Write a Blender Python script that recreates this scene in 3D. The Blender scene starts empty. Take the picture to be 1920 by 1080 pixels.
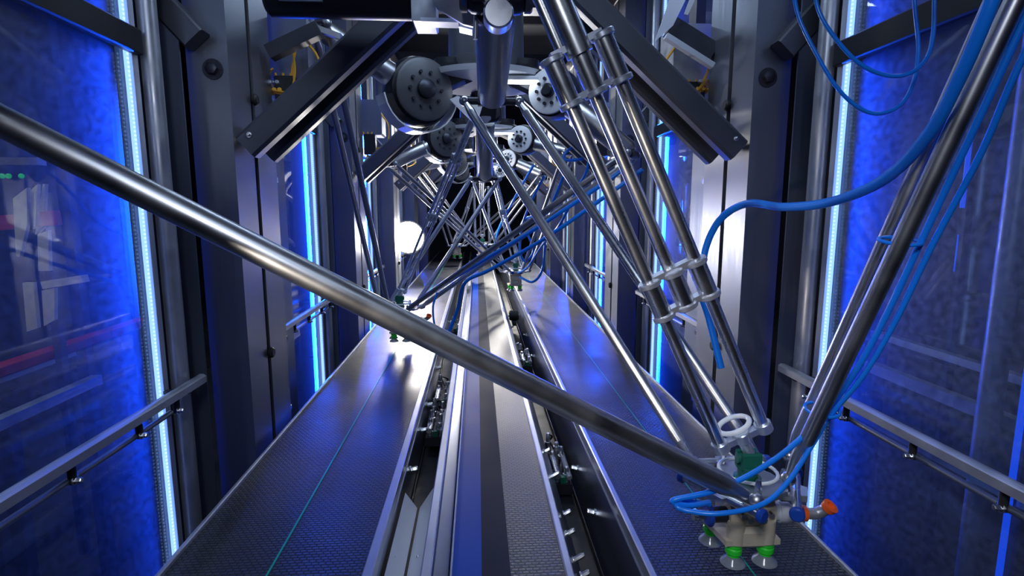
import bpy, bmesh, math, random
from mathutils import Vector, Matrix
random.seed(7)
V = Vector
C = bpy.context.scene.collection
PI = math.pi

# ------------------------------------------------------------------ camera model
F = 1027.0; YAW = math.radians(3.6); PIT = math.radians(8.31); H = .85
cy, sy, cp, sp = math.cos(YAW), math.sin(YAW), math.cos(PIT), math.sin(PIT)
CR = V((cy, -sy, 0)); CF = V((sy*cp, cy*cp, -sp)); CU = V((sy*sp, cy*sp, cp))
def at(u, v, X=None, Y=None, Z=None, t=None):
    r = CF + CR*((u-960)/F) + CU*((540-v)/F)
    if X is not None: t = X/r.x
    if Y is not None: t = Y/r.y
    if Z is not None: t = (Z-H)/r.z
    return V((0, 0, H)) + r*t
cam = bpy.data.cameras.new('camera'); co = bpy.data.objects.new('camera', cam); C.objects.link(co)
cam.sensor_width = 36; cam.lens = 36*F/1920; cam.clip_start = .02; cam.clip_end = 60
M = Matrix((CR, CU, -CF)).transposed().to_4x4(); M.translation = V((0, 0, H)); co.matrix_world = M
bpy.context.scene.camera = co

# ------------------------------------------------------------------ materials
MT = {}
def nodes(name):
    m = bpy.data.materials.new(name); m.use_nodes = True
    return m, m.node_tree, m.node_tree.nodes['Principled BSDF']
def pmat(name, col, rough=.4, metal=0., noise=0., nscale=8., bump=0., stretch=None, emis=None, es=0., spec=None, coat=0):
    m, nt, b = nodes(name)
    b.inputs['Base Color'].default_value = (*col, 1); b.inputs['Roughness'].default_value = rough
    b.inputs['Metallic'].default_value = metal
    if spec is not None: b.inputs['Specular IOR Level'].default_value = spec
    if coat: b.inputs['Coat Weight'].default_value = coat
    if emis: b.inputs['Emission Color'].default_value = (*emis, 1); b.inputs['Emission Strength'].default_value = es
    if noise or bump:
        tc = nt.nodes.new('ShaderNodeTexCoord'); mp = nt.nodes.new('ShaderNodeMapping')
        nt.links.new(tc.outputs['Object'], mp.inputs['Vector'])
        if stretch: mp.inputs['Scale'].default_value = stretch
        n = nt.nodes.new('ShaderNodeTexNoise'); n.inputs['Scale'].default_value = nscale; n.inputs['Detail'].default_value = 5
        nt.links.new(mp.outputs['Vector'], n.inputs['Vector'])
        if noise:
            r = nt.nodes.new('ShaderNodeMapRange'); r.inputs['From Min'].default_value = .3; r.inputs['From Max'].default_value = .7
            r.inputs['To Min'].default_value = max(.03, rough-noise); r.inputs['To Max'].default_value = min(1, rough+noise)
            nt.links.new(n.outputs['Fac'], r.inputs['Value']); nt.links.new(r.outputs['Result'], b.inputs['Roughness'])
            mx = nt.nodes.new('ShaderNodeMix'); mx.data_type = 'RGBA'
            mx.inputs[6].default_value = (*[c*.9 for c in col], 1); mx.inputs[7].default_value = (*[min(1, c*1.08) for c in col], 1)
            nt.links.new(n.outputs['Fac'], mx.inputs['Factor']); nt.links.new(mx.outputs[2], b.inputs['Base Color'])
        if bump:
            bp = nt.nodes.new('ShaderNodeBump'); bp.inputs['Strength'].default_value = bump; bp.inputs['Distance'].default_value = .002
            nt.links.new(n.outputs['Fac'], bp.inputs['Height']); nt.links.new(bp.outputs['Normal'], b.inputs['Normal'])
    MT[name] = m; return m
pmat('steel_column', (.22, .24, .29), .40, .85, .05, 5, .03, (30, 30, .8))
pmat('steel_panel', (.16, .19, .28), .42, .7, .06, 4, .03, (20, 20, .8))
pmat('steel_brace', (.13, .14, .17), .42, .85, .05, 6, .03, (2, 8, 2))
pmat('steel_dark', (.06, .065, .085), .45, .8, .1, 9)
pmat('chrome', (.72, .74, .78), .28, 1., .05, 12)
pmat('rod_steel', (.50, .51, .55), .36, 1., .06, 14)
pmat('rod_pale', (.68, .71, .78), .30, .95, .05, 14)
pmat('rail_steel', (.62, .66, .78), .34, .8, .03, 12)
pmat('sheet_steel', (.66, .70, .80), .45, .25, .08, 10)
pmat('side_steel', (.30, .33, .40), .30, .95)
pmat('galvanised', (.46, .48, .54), .42, .75, .12, 16)
pmat('black_paint', (.012, .014, .020), .4, .2, .1, 8)
pmat('black_rubber', (.015, .015, .018), .6, 0, .1, 20)
pmat('housing_grey', (.11, .115, .13), .42, .5, .1, 6)
pmat('white_enamel', (.88, .9, .94), .3)
pmat('beige_plastic', (.56, .50, .40), .45, 0, .1, 14, .1)
pmat('green_rubber', (.03, .72, .04), .35, 0, .05, 10, 0, None, (.0, 1., .02), .25)
MT['green_rubber'].node_tree.nodes['Principled BSDF'].inputs['Emission Strength'].default_value = 0
pmat('dark_green', (.008, .13, .085), .35, 0, .1, 14)
pmat('hose_blue', (.008, .22, .95), .28)
pmat('valve_blue', (.01, .06, .42), .35, 0, .06, 14)
pmat('orange_plastic', (.95, .13, .02), .35, 0, .05, 14)
pmat('yellow_wire', (.85, .42, .03), .4, 0, .05, 14)
pmat('belt_blue', (.002, .055, .42), .5, 0, .04, 6, spec=.2)
pmat('belt_shade', (.018, .022, .04), .62, 0, .04, 7, spec=.15)  # dark colour stands in for shade on the belt's highlight-free strip
pmat('teal_line', (.0, .42, .30), .4, 0, .05, 40)
pmat('red_paint', (.45, .02, .03), .4, 0, .1, 6)
pmat('cream_paint', (.72, .70, .58), .5, 0, .1, 6)
pmat('hall_floor', (.035, .038, .045), .35, 0, .12, 2)
pmat('hall_wall', (.03, .035, .05), .8, 0, .1, 1.5)
pmat('label_white', (.55, .62, .72), .6, 0, .2, 30)
pmat('brass', (.7, .5, .2), .3, .9, .05, 20)
pmat('cup_clear', (.45, .5, .58), .18, 0, .05, 20)
MT['cup_clear'].node_tree.nodes['Principled BSDF'].inputs['Transmission Weight'].default_value = .55
def emat(name, col, s, base=(.02, .02, .02)):
    m, nt, b = nodes(name); b.inputs['Base Color'].default_value = (*base, 1)
    b.inputs['Emission Color'].default_value = (*col, 1); b.inputs['Emission Strength'].default_value = s; MT[name] = m
emat('led_blue', (.22, .42, 1.), 1.9)
emat('led_bead', (.35, .55, 1.), 2.2)
emat('lamp_white', (1., .96, .90), 60)
emat('tube_blue', (.004, .09, 1.), .9)
emat('indicator_green', (.02, 1., .1), .35)
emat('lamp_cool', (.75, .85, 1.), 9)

def belt_mat():                                          # moulded chevron-dimple belt surface
    m, nt, b = nodes('belt_textured')
    b.inputs['Base Color'].default_value = (.05, .055, .075, 1); b.inputs['Roughness'].default_value = .42
    tc = nt.nodes.new('ShaderNodeTexCoord'); mp = nt.nodes.new('ShaderNodeMapping'); mp.inputs['Scale'].default_value = (1, 1, 1)
    nt.links.new(tc.outputs['Object'], mp.inputs['Vector'])
    br = nt.nodes.new('ShaderNodeTexBrick'); br.offset = .5; br.inputs['Scale'].default_value = 1
    br.inputs['Brick Width'].default_value = .017; br.inputs['Row Height'].default_value = .0105
    br.inputs['Mortar Size'].default_value = .0026; br.inputs['Mortar Smooth'].default_value = .6
    br.inputs['Color1'].default_value = (.046, .055, .085, 1); br.inputs['Color2'].default_value = (.034, .041, .066, 1)
    br.inputs['Mortar'].default_value = (.008, .009, .014, 1)
    nt.links.new(mp.outputs['Vector'], br.inputs['Vector'])
    ns = nt.nodes.new('ShaderNodeTexNoise'); ns.inputs['Scale'].default_value = 3
    nt.links.new(tc.outputs['Object'], ns.inputs['Vector'])
    mr = nt.nodes.new('ShaderNodeMapRange'); mr.inputs['From Min'].default_value = .3; mr.inputs['From Max'].default_value = .7
    mr.inputs['To Min'].default_value = .32; mr.inputs['To Max'].default_value = .5
    nt.links.new(ns.outputs['Fac'], mr.inputs['Value']); nt.links.new(mr.outputs['Result'], b.inputs['Roughness'])
    nt.links.new(br.outputs['Color'], b.inputs['Base Color'])
    bp = nt.nodes.new('ShaderNodeBump'); bp.inputs['Strength'].default_value = .7; bp.inputs['Distance'].default_value = .002; bp.invert = True
    nt.links.new(br.outputs['Fac'], bp.inputs['Height']); nt.links.new(bp.outputs['Normal'], b.inputs['Normal'])
    MT['belt_textured'] = m
belt_mat()
m = MT['belt_textured'].copy(); MT['belt_glossy'] = m; b = m.node_tree.nodes['Principled BSDF']; b.inputs['Specular IOR Level'].default_value = .9
for nd in m.node_tree.nodes:
    if nd.type == 'MAP_RANGE': nd.inputs['To Min'].default_value = .36; nd.inputs['To Max'].default_value = .40
    if nd.type == 'BUMP': nd.inputs['Strength'].default_value = .25
def glass_mat():                                         # dusty guard glass: clear + reflection + a film of dust
    m = bpy.data.materials.new('guard_glass'); m.use_nodes = True; nt = m.node_tree; nt.nodes.clear()
    out = nt.nodes.new('ShaderNodeOutputMaterial'); tr = nt.nodes.new('ShaderNodeBsdfTransparent'); gl = nt.nodes.new('ShaderNodeBsdfGlossy')
    df = nt.nodes.new('ShaderNodeBsdfDiffuse'); fr = nt.nodes.new('ShaderNodeFresnel'); m1 = nt.nodes.new('ShaderNodeMixShader'); m2 = nt.nodes.new('ShaderNodeMixShader')
    tr.inputs['Color'].default_value = (.80, .86, .95, 1); gl.inputs['Roughness'].default_value = .02; df.inputs['Color'].default_value = (.40, .48, .7, 1)
    ge = nt.nodes.new('ShaderNodeNewGeometry'); mm = nt.nodes.new('ShaderNodeMath'); mm.operation = 'MULTIPLY_ADD'
    mm.inputs[1].default_value = 1/1.45-1.45; mm.inputs[2].default_value = 1.45
    nt.links.new(ge.outputs['Backfacing'], mm.inputs[0]); nt.links.new(mm.outputs[0], fr.inputs['IOR'])
    tc = nt.nodes.new('ShaderNodeTexCoord'); n = nt.nodes.new('ShaderNodeTexNoise'); n.inputs['Scale'].default_value = 55; n.inputs['Detail'].default_value = 6
    nt.links.new(tc.outputs['Object'], n.inputs['Vector'])
    r = nt.nodes.new('ShaderNodeMapRange'); r.inputs['From Min'].default_value = .35; r.inputs['From Max'].default_value = .75
    r.inputs['To Min'].default_value = .06; r.inputs['To Max'].default_value = .15
    nt.links.new(n.outputs['Fac'], r.inputs['Value'])
    rg = nt.nodes.new('ShaderNodeBsdfGlossy'); rg.inputs['Roughness'].default_value = .55; rg.inputs['Color'].default_value = (.6, .68, .85, 1)
    m0 = nt.nodes.new('ShaderNodeMixShader'); m0.inputs['Fac'].default_value = .6; nt.links.new(df.outputs[0], m0.inputs[1]); nt.links.new(rg.outputs[0], m0.inputs[2])
    nt.links.new(r.outputs['Result'], m1.inputs['Fac']); nt.links.new(tr.outputs[0], m1.inputs[1]); nt.links.new(m0.outputs[0], m1.inputs[2])
    nt.links.new(fr.outputs[0], m2.inputs['Fac']); nt.links.new(m1.outputs[0], m2.inputs[1]); nt.links.new(gl.outputs[0], m2.inputs[2])
    nt.links.new(m2.outputs[0], out.inputs['Surface']); MT['guard_glass'] = m
glass_mat()

# ------------------------------------------------------------------ mesh builder
def frame(d):
    d = d.normalized(); a = V((0, 0, 1)) if abs(d.z) < .95 else V((0, 1, 0))
    x = a.cross(d).normalized(); return x, d.cross(x).normalized()
def root_of(o):
    while o.parent: o = o.parent
    return o
class MB:
    def __init__(s): s.v = []; s.f = []
    def add(s, vs, fs):
        n = len(s.v); s.v += [tuple(p) for p in vs]; s.f += [tuple(i+n for i in f) for f in fs]; return s
    def box(s, a, b, bev=0):
        x0, y0, z0 = [min(a[i], b[i]) for i in range(3)]; x1, y1, z1 = [max(a[i], b[i]) for i in range(3)]
        return s.beam(V(((x0+x1)/2, y0, (z0+z1)/2)), V(((x0+x1)/2, y1, (z0+z1)/2)), x1-x0, z1-z0, V((0, 0, 1)), bev)
    def beam(s, p, q, w, h, up=V((0, 0, 1)), bev=0):       # bar p->q, w across, h along up
        p = V(p); q = V(q); d = (q-p).normalized(); x = d.cross(up).normalized(); u = x.cross(d).normalized()
        w /= 2; h /= 2; c = min(bev, w*.8, h*.8)
        if c > 0: sec = [(w-c, -h), (w, -h+c), (w, h-c), (w-c, h), (-w+c, h), (-w, h-c), (-w, -h+c), (-w+c, -h)]
        else: sec = [(w, -h), (w, h), (-w, h), (-w, -h)]
        n = len(sec); vs = [p+x*a+u*b for a, b in sec]+[q+x*a+u*b for a, b in sec]
        return s.add(vs, [(i, (i+1) % n, (i+1) % n+n, i+n) for i in range(n)]+[tuple(range(n-1, -1, -1)), tuple(range(n, 2*n))])
    def extr(s, p, q, sec, up=V((0, 0, 1))):               # any closed section swept straight
        p = V(p); q = V(q); d = (q-p).normalized(); x = d.cross(up).normalized(); u = x.cross(d).normalized(); n = len(sec)
        return s.add([p+x*a+u*b for a, b in sec]+[q+x*a+u*b for a, b in sec],
                     [(i, (i+1) % n, (i+1) % n+n, i+n) for i in range(n)]+[tuple(range(n-1, -1, -1)), tuple(range(n, 2*n))])
    def lathe(s, o, d, prof, n=20):                        # prof: (distance along d, radius)
        o = V(o); d = V(d).normalized(); x, y = frame(d); vs = []; fs = []
        for a, r in prof:
            for i in range(n):
                t = 2*PI*i/n; vs.append(o+d*a+(x*math.cos(t)+y*math.sin(t))*r)
        for j in range(len(prof)-1):
            for i in range(n):
                k = (i+1) % n; fs.append((j*n+i, j*n+k, (j+1)*n+k, (j+1)*n+i))
        fs.append(tuple(range(n-1, -1, -1))); fs.append(tuple((len(prof)-1)*n+i for i in range(n)))
        return s.add(vs, fs)
    def cyl(s, p, q, r, r2=None, n=16, bev=0):
        p = V(p); q = V(q); L = (q-p).length; r2 = r if r2 is None else r2
        pr = [(0, r), (L, r2)] if not bev else [(0, r-bev), (bev, r), (L-bev, r2), (L, r2-bev)]
        return s.lathe(p, q-p, pr, n)
    def ball(s, c, r, n=12):
        pr = [(-r*math.cos(PI*i/8), max(r*math.sin(PI*i/8), r*.02)) for i in range(9)]
        return s.lathe(c, V((0, 0, 1)), pr, n)
    def tube(s, pts, r, n=10, sub=6):
        P = [V(p) for p in pts]
        if sub > 1 and len(P) > 2:
            Q = []; E = [P[0]*2-P[1]]+P+[P[-1]*2-P[-2]]
            for i in range(1, len(E)-2):
                for k in range(sub):
                    t = k/sub; a, b, c, d = E[i-1], E[i], E[i+1], E[i+2]
                    Q.append(.5*((2*b)+(c-a)*t+(2*a-5*b+4*c-d)*t*t+(3*b-a-3*c+d)*t**3))
            Q.append(P[-1]); P = Q
        vs = []; x, y = frame(P[1]-P[0])
        for i, p in enumerate(P):
            d = (P[min(i+1, len(P)-1)]-P[max(i-1, 0)]).normalized()
            x = (x-d*x.dot(d)).normalized(); y = d.cross(x)
            vs += [p+(x*math.cos(2*PI*k/n)+y*math.sin(2*PI*k/n))*r for k in range(n)]
        fs = [(j*n+i, j*n+(i+1) % n, (j+1)*n+(i+1) % n, (j+1)*n+i) for j in range(len(P)-1) for i in range(n)]
        fs += [tuple(range(n-1, -1, -1)), tuple((len(P)-1)*n+i for i in range(n))]
        return s.add(vs, fs)
    def plate(s, pts, off):                                # polygon given thickness vector
        n = len(pts); pts = [V(p) for p in pts]
        return s.add(pts+[p+V(off) for p in pts], [tuple(range(n-1, -1, -1)), tuple(range(n, 2*n))]+[(i, (i+1) % n, (i+1) % n+n, i+n) for i in range(n)])
    def build(s, name, mat, parent=None, loc=None, smooth=True):
        o0 = root_of(parent).location if parent else (V(loc) if loc is not None else None)
        if o0 is None:
            n = len(s.v); o0 = V((sum(p[0] for p in s.v)/n, sum(p[1] for p in s.v)/n, min(p[2] for p in s.v)))
        me = bpy.data.meshes.new(name); me.from_pydata([tuple(V(p)-V(o0)) for p in s.v], [], s.f)
        bm = bmesh.new(); bm.from_mesh(me); bmesh.ops.recalc_face_normals(bm, faces=bm.faces); bm.to_mesh(me); bm.free()
        if smooth:
            for p in me.polygons: p.use_smooth = True
            me.set_sharp_from_angle(angle=math.radians(38))
        me.materials.append(MT[mat]); o = bpy.data.objects.new(name, me); C.objects.link(o)
        if parent: o.parent = parent
        else: o.location = o0
        return o
def tag(o, label, cat, group=None):
    o['label'] = label; o['category'] = cat
    if group: o['group'] = group
    return o
def thing(name, loc, label, cat, group=None):
    o = bpy.data.objects.new(name, None); o.empty_display_size = .05; C.objects.link(o); o.location = loc; tag(o, label, cat, group); return o
def struct(name, mb, mat):
    o = mb.build(name, mat, smooth=False); o['kind'] = 'structure'; return o
def dup(o, off, label=None, parent=None):
    c = o.copy(); C.objects.link(c)
    if parent is None: c.location = o.location+V(off); c['label'] = label
    else: c.parent = parent
    for ch in o.children: dup(ch, off, None, c)
    return c

# ------------------------------------------------------------------ hall (setting)
FZ = -.75
struct('floor', MB().box((-5, -3, FZ-.1), (5, 13, FZ)), 'hall_floor')
struct('ceiling', MB().box((-5, -3, 3.2), (5, 13, 3.3)), 'hall_wall')
struct('wall_left', MB().box((-5.1, -3, FZ), (-5, 13, 3.2)), 'hall_wall')
struct('wall_right', MB().box((5, -3, FZ), (5.1, 13, 3.2)), 'hall_wall')
struct('wall_back', MB().box((-5, 13, FZ), (5, 13.1, 3.2)), 'hall_wall')
struct('wall_front', MB().box((-5, -3.1, FZ), (5, -3, 3.2)), 'hall_wall')

# ------------------------------------------------------------------ conveyors
Y0, Y1 = .35, 10.6
def conveyor(name, x0, x1, label, rails, tex):
    t = thing(name, ((x0+x1)/2, (Y0+Y1)/2, FZ), label, 'conveyor')
    for (a, b, m, nm) in tex: MB().box((a, Y0, -.02), (b, Y1, 0)).build(nm, m, t)
    MB().box((x0+.012, Y0+.02, -.20), (x1-.012, Y1-.02, -.022)).build('bed_frame', 'steel_dark', t)
    for (a, b) in rails:
        r = MB().box((a, Y0, -.035), (b, Y1, .012), .003).build('side_rail', 'rail_steel', t)
    for y in (.6, 3.2, 5.8, 8.4, 10.2):
        for x in (x0+.05, x1-.05):
            MB().box((x-.02, y-.02, FZ), (x+.02, y+.02, -.20)).build('leg', 'galvanised', t)
    return t
cl = conveyor('belt_conveyor', -.752, -.25, 'dark textured belt conveyor running along the left columns, bright teal line on it',
              [(-.752, -.740), (-.275, -.25)], [(-.740, -.275, 'belt_textured', 'belt')])
MB().box((-.5005, Y0, .0002), (-.4955, Y1, .0022)).build('teal_line', 'teal_line', cl)
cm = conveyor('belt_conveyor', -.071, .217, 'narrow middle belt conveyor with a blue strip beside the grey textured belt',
              [(-.0715, -.066), (.198, .217)], [(-.066, .003, 'belt_blue', 'blue_strip'), (.003, .071, 'belt_shade', 'shaded_strip'), (.071, .198, 'belt_glossy', 'belt')])
cr = conveyor('belt_conveyor', .391, .872, 'dark textured belt conveyor on the right, under the nearest gripper',
              [(.391, .408), (.862, .872)], [(.408, .862, 'belt_textured', 'belt')])
MB().box((.6385, Y0, .0002), (.6415, Y1, .0018)).build('teal_line', 'teal_line', cr)
# steel side plates facing the two gaps
sp_ = MB().extr((0, Y0, 0), (0, Y1, 0), [(-.137, .012), (-.116, .012), (-.113, -.02), (-.078, -.03), (-.078, -.036), (-.116, -.03), (-.122, -.19), (-.137, -.19)])
o = sp_.build('guide_channel', 'side_steel', cm)
MB().box((-.139, Y0, -.01), (-.114, Y1, .016), .003).build('side_rail', 'rail_steel', cm)
def skirt(par, xa, xb, zt, zb, m='side_steel'):
    MB().plate([(xa, Y0, zt), (xb, Y0, zb), (xb, Y1, zb), (xa, Y1, zt)], (.003, 0, 0)).build('side_skirt', m, par)
skirt(cl, -.250, -.246, -.03, -.20); skirt(cm, .2165, .262, -.012, -.10); skirt(cr, .388, .350, -.03, -.19)
# bolts on skirts (parts)
def bolt(par, p, d, r=.008, L=.012, m='chrome'):
    p = V(p); d = V(d).normalized()
    b = MB(); b.lathe(p, d, [(0, r*1.5), (L*.2, r*1.5)], 14); b.lathe(p+d*L*.2, d, [(0, r), (L*.8, r), (L, r*.7)], 6)
    return b.build('bolt', m, par)
for i, y in enumerate([1.05, 1.18, 1.24, 1.30, 1.42, 1.52, 1.75, 1.95, 2.5, 2.7, 3.2, 3.6, 4.1]):
    bolt(cm, (.240+(i % 3)*.006, y, -.062), (.9, 0, .5), .007, .02 if i % 3 else .03)
for y in (1.24, 1.62, 1.92, 2.55, 2.9, 3.5, 4.1): bolt(cr, (.366, y, -.12), (-1, 0, .3), .009, .02)
for y in (1.12, 1.85, 2.2, 2.5, 3.1, 3.7, 4.4): bolt(cl, (-.244, y, -.07), (1, 0, .2), .009, .022)

# V-shaped drip sheets between left and middle conveyor, and a dark cable tray floor in each gap
tr = thing('drip_tray', (-.195, 1.1, -.2), 'pale folded steel drip tray in the left gap, open V end', 'tray')
MB().plate([(-.238, .4, -.055), (-.238, 1.66, -.055), (-.198, 1.63, -.092), (-.198, .4, -.092)], (0, 0, .003)).build('left_sheet', 'sheet_steel', tr)
MB().plate([(-.190, .4, -.092), (-.190, 1.63, -.092), (-.140, 1.70, -.045), (-.140, .4, -.045)], (0, 0, .003)).build('right_sheet', 'sheet_steel', tr)
MB().box((-.1985, .4, -.104), (-.1895, 1.62, -.096)).build('drain_slot', 'black_rubber', tr)
MB().box((-.2, .5, -.196), (-.188, .54, -.104)).build('support', 'steel_dark', tr)
for y in (1.0, 1.35):
    for x in (-.228, -.165): bolt(tr, (x, y, -.07), (0, 0, 1), .005, .006)
def tray(x0, x1, lab):
    t = MB().extr((0, Y0, 0), (0, Y1, 0), [(x0, -.2), (x0, -.17), (x0+.003, -.17), (x0+.003, -.197), (x1-.003, -.197), (x1-.003, -.17), (x1, -.17), (x1, -.2)]).build('cable_tray', 'black_paint')
    tag(t, lab, 'tray')
tray(-.240, -.142, 'black cable tray sunk in the gap left of the blue strip')
tray(.266, .345, 'black cable tray sunk in the gap right of the middle belt')

def valve_unit(x, y, z, label, n=4, w=.09):
    t = thing('valve_block', (x, y, z-.06), label, 'valve', 'pneumatic valve blocks between the conveyors')
    MB().box((x-w/2, y-.16, z-.06), (x+w/2, y+.16, z-.02), .004).build('manifold', 'steel_dark', t)
    for i in range(n):
        yy = y-.13+.26*i/max(1, n-1)
        for k, xx in enumerate((x-w*.28, x+w*.22)):
            L = .035+.02*((i+k) % 3)
            MB().lathe((xx, yy, z-.02), (0, 0, 1), [(0, .013), (L*.5, .013), (L*.52, .009), (L*.9, .009), (L, .006)], 12).build('fitting', 'chrome' if (i+k) % 3 else 'rail_steel', t)
    MB().cyl((x-w*.3, y-.15, z+.005), (x-w*.3, y+.02, z+.012), .014, n=12, bev=.003).build('cylinder', 'chrome', t)
    MB().cyl((x+w*.32, y-.16, z+.005), (x+w*.30, y+.05, z+.015), .011, n=12, bev=.003).build('cylinder', 'galvanised', t)
    MB().box((x-.01, y-.155, z-.019), (x+.012, y-.135, z+.005), .003).build('indicator', 'dark_green', t)
    MB().tube([(x, y+.1, z), (x-.02, y+.16, z+.03), (x+.01, y+.22, z), (x, y+.28, z-.05)], .004).build('signal_cable', 'black_rubber', t)
valve_unit(-.19, 2.42, -.11, 'cluster of silver valves and fittings in the left gap, nearest the V tray', 6)
valve_unit(-.19, 2.86, -.13, 'smaller group of silver fittings in the left gap, just beyond the valve cluster', 3)
valve_unit(-.19, 4.5, -.12, 'valve block in the left gap by the far belt', 3)
valve_unit(.305, 2.02, -.13, 'valve block with green indicator in the right gap under the big diagonal rod', 3, .07)
valve_unit(.305, 3.5, -.12, 'valve block in the right gap, middle distance', 3, .07)
ro = thing('belt_tensioner', (.30, 4.55, -.12), 'black tensioner roller sitting in the right gap under the second gripper', 'roller')
MB().cyl((.262, 4.55, -.05), (.342, 4.55, -.05), .042, n=20, bev=.006).build('roller', 'black_rubber', ro)
MB().cyl((.255, 4.55, -.05), (.349, 4.55, -.05), .015, n=12).build('axle', 'chrome', ro)
MB().box((.285, 4.45, -.12), (.32, 4.65, -.09), .004).build('bracket', 'steel_dark', ro)

# ------------------------------------------------------------------ bays: columns, glass, LED strips, rails
CX = .075
ORD = ['nearest the camera', 'second from the camera', 'third from the camera', 'fourth from the camera', 'fifth from the camera']
def bay(side):
    s = -1 if side == 'left' else 1
    def X(d): return CX+s*d                                # d = distance from the tunnel's centre line
    def bx(mb, d0, d1, y0, y1, z0, z1, bev=0): return mb.box((X(d0), y0, z0), (X(d1), y1, z1), bev)
    out = []
    # column: two box posts with a slot between
    t = thing('steel_column', (X(.915), 2.05, FZ), '', 'column', 'steel columns along the %s side' % side)
    bx(MB(), .857, .985, 1.87, 2.03, FZ, 2.2, .007).build('box_post', 'steel_column', t)
    bx(MB(), .857, .975, 2.062, 2.24, FZ, 2.2, .007).build('box_post', 'steel_column', t)
    bx(MB(), .88, .96, 2.03, 2.062, FZ, 2.2).build('slot_filler', 'black_paint', t)
    for z in (1.225, .315):
        p = V((X(.872), 2.046, z)); q = p+V((-s*.035, 0, 0))
        MB().lathe(p, q-p, [(0, .011), (.02, .011), (.02, .02), (.028, .02), (.034, .014)], 14).build('clamp_bolt', 'black_rubber', t)
    b = MB(); c = V((X(.905), 1.87, 1.284)); b.lathe(c, (0, -1, 0), [(0, .032), (.004, .032)], 20); b.lathe(c+V((0, -.004, 0)), (0, -1, 0), [(0, .019), (.016, .019), (.018, .015)], 6)
    b.build('anchor_bolt', 'steel_dark', t)
    bx(MB(), .83, 1.01, 1.845, 2.27, FZ, FZ+.012).build('foot_plate', 'steel_dark', t)
    out.append((t, '%s steel box column with slot on the %s side, %%s' % ('brushed', side)))
    # outer pipe
    t = MB().cyl((X(1.012), 1.725, FZ), (X(1.012), 1.725, 2.6), .026, n=24).build('support_pipe', 'galvanised'); tag(t, '', 'pipe', 'round pipes between glass and column on the %s side' % side)
    out.append((t, 'dull grey round pipe between glass and column, %s side, %%s' % side))
    # recessed sheet between pipe and column; and sheet behind the column
    t = bx(MB(), .976, 1.10, 1.815, 1.821, FZ, 2.6).build('cover_sheet', 'steel_panel'); tag(t, '', 'panel', 'front cover sheets on the %s side' % side)
    out.append((t, 'narrow blue-grey cover sheet beside the column front, %s side, %%s' % side))
    t = MB(); bx(t, .955, .965, 2.29, 2.62, FZ, 1.32, .003); bx(t, .955, .985, 2.44, 2.47, FZ, 1.32, .003); t = t.build('cover_sheet', 'steel_panel'); tag(t, '', 'panel', 'rear cover sheets on the %s side' % side)
    out.append((t, 'ribbed cover sheet behind the column, %s side, %%s' % side))
    # guard window
    g = thing('guard_window', (X(1.045), 1.15, FZ), '', 'window', 'glass guard panels on the %s side' % side)
    bx(MB(), 1.045, 1.051, .68 , 1.655, FZ+.02, 2.5).build('glass_pane', 'guard_glass', g)
    bx(MB(), 1.028, 1.068, 1.662, 1.688, FZ, 2.5, .003).build('frame', 'rail_steel', g)
    bx(MB(), 1.035, 1.060, .655, .679, FZ, 2.5, .003).build('frame', 'steel_dark', g)
    bx(MB(), 1.010, 1.034, .66, 1.685, 1.275, 1.345, .004).build('cross_bar', 'black_paint', g)
    out.append((g, 'dusty glass guard panel glowing blue, %s side, %%s' % side))
    # LED strip
    l = thing('led_strip', (X(1.028), 1.65, FZ), '', 'light', 'blue light strips on the %s side' % side)
    bx(MB(), 1.036, 1.0445, 1.650, 1.661, FZ+.03, 2.5).build('light_bar', 'led_blue', l)
    m = MB(); z = FZ+.04
    while z < 2.48: bx(m, 1.0300, 1.0335, 1.646, 1.650, z, z+.0045); z += .0115
    bb = m.build('light_beads', 'led_bead', l, smooth=False); bb['kind'] = 'stuff'
    out.append((l, 'vertical blue light strip at the glass edge, %s side, %%s' % side))
    # handrail
    h = thing('guide_rail', (X(1.0), 1.2, .28), '', 'rail', 'horizontal rails along the %s glass' % side)
    MB().extr((X(.953), .70, .315), (X(.953), 1.74, .315), [(-.014, -.012), (.014, -.012), (.014, .008), (.006, .014), (-.006, .014), (-.014, .008)]).build('bar', 'galvanised', h)
    MB().cyl((X(.968), .72, .262), (X(.968), 1.58, .262), .008, n=10).build('lower_rod', 'steel_column', h)
    for y in (.95, 1.18, 1.42, 1.6):
        MB().cyl((X(.961), y, .255), (X(.961), y, .305), .009, n=10).build('clamp', 'black_rubber', h); bolt(h, (X(.958), y, .262), (-s, 0, 0), .007, .014)
    for y in (.8, 1.67): MB().box((X(.955), y-.01, .29), (X(1.03), y+.01, .30)).build('bracket', 'steel_dark', h)
    out.append((h, 'slim horizontal rail with clamps across the glass, %s side, %%s' % side))
    # diagonal brace up to the middle: a U channel with two flanges
    p = V((X(.824), 1.98, 1.045)); q = V((X(.20), 1.98, 1.60)); d = (q-p).normalized(); up = V((0, 1, 0))
    br = thing('diagonal_brace', tuple(p), '', 'brace', 'channel braces on the %s side' % side)
    nrm = V((-d.z, 0, d.x)) if s < 0 else V((d.z, 0, -d.x))
    if nrm.z < 0: nrm = -nrm
    a, b_ = p+V((0, -.09, 0)), q+V((0, -.09, 0))
    for dy, nm in ((-.085, 'front_flange'), (.085, 'rear_flange')):
        ext = 0 if dy < 0 else 0
        MB().beam(p+V((0, dy, 0))+d*ext, q+V((0, dy, 0)), .062 if dy < 0 else .055, .085, nrm, .010).build(nm, 'steel_brace', br)
    MB().beam(p+nrm*.03+d*.04, q+nrm*.03, .11, .01, nrm).build('web', 'steel_dark', br)
    bolt(br, p+V((0, -.118, 0))+nrm*.015+d*.04, (0, -1, 0), .006, .01)
    out.append((br, 'slanting steel channel brace up from the %s column row, %%s' % side))
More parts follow.
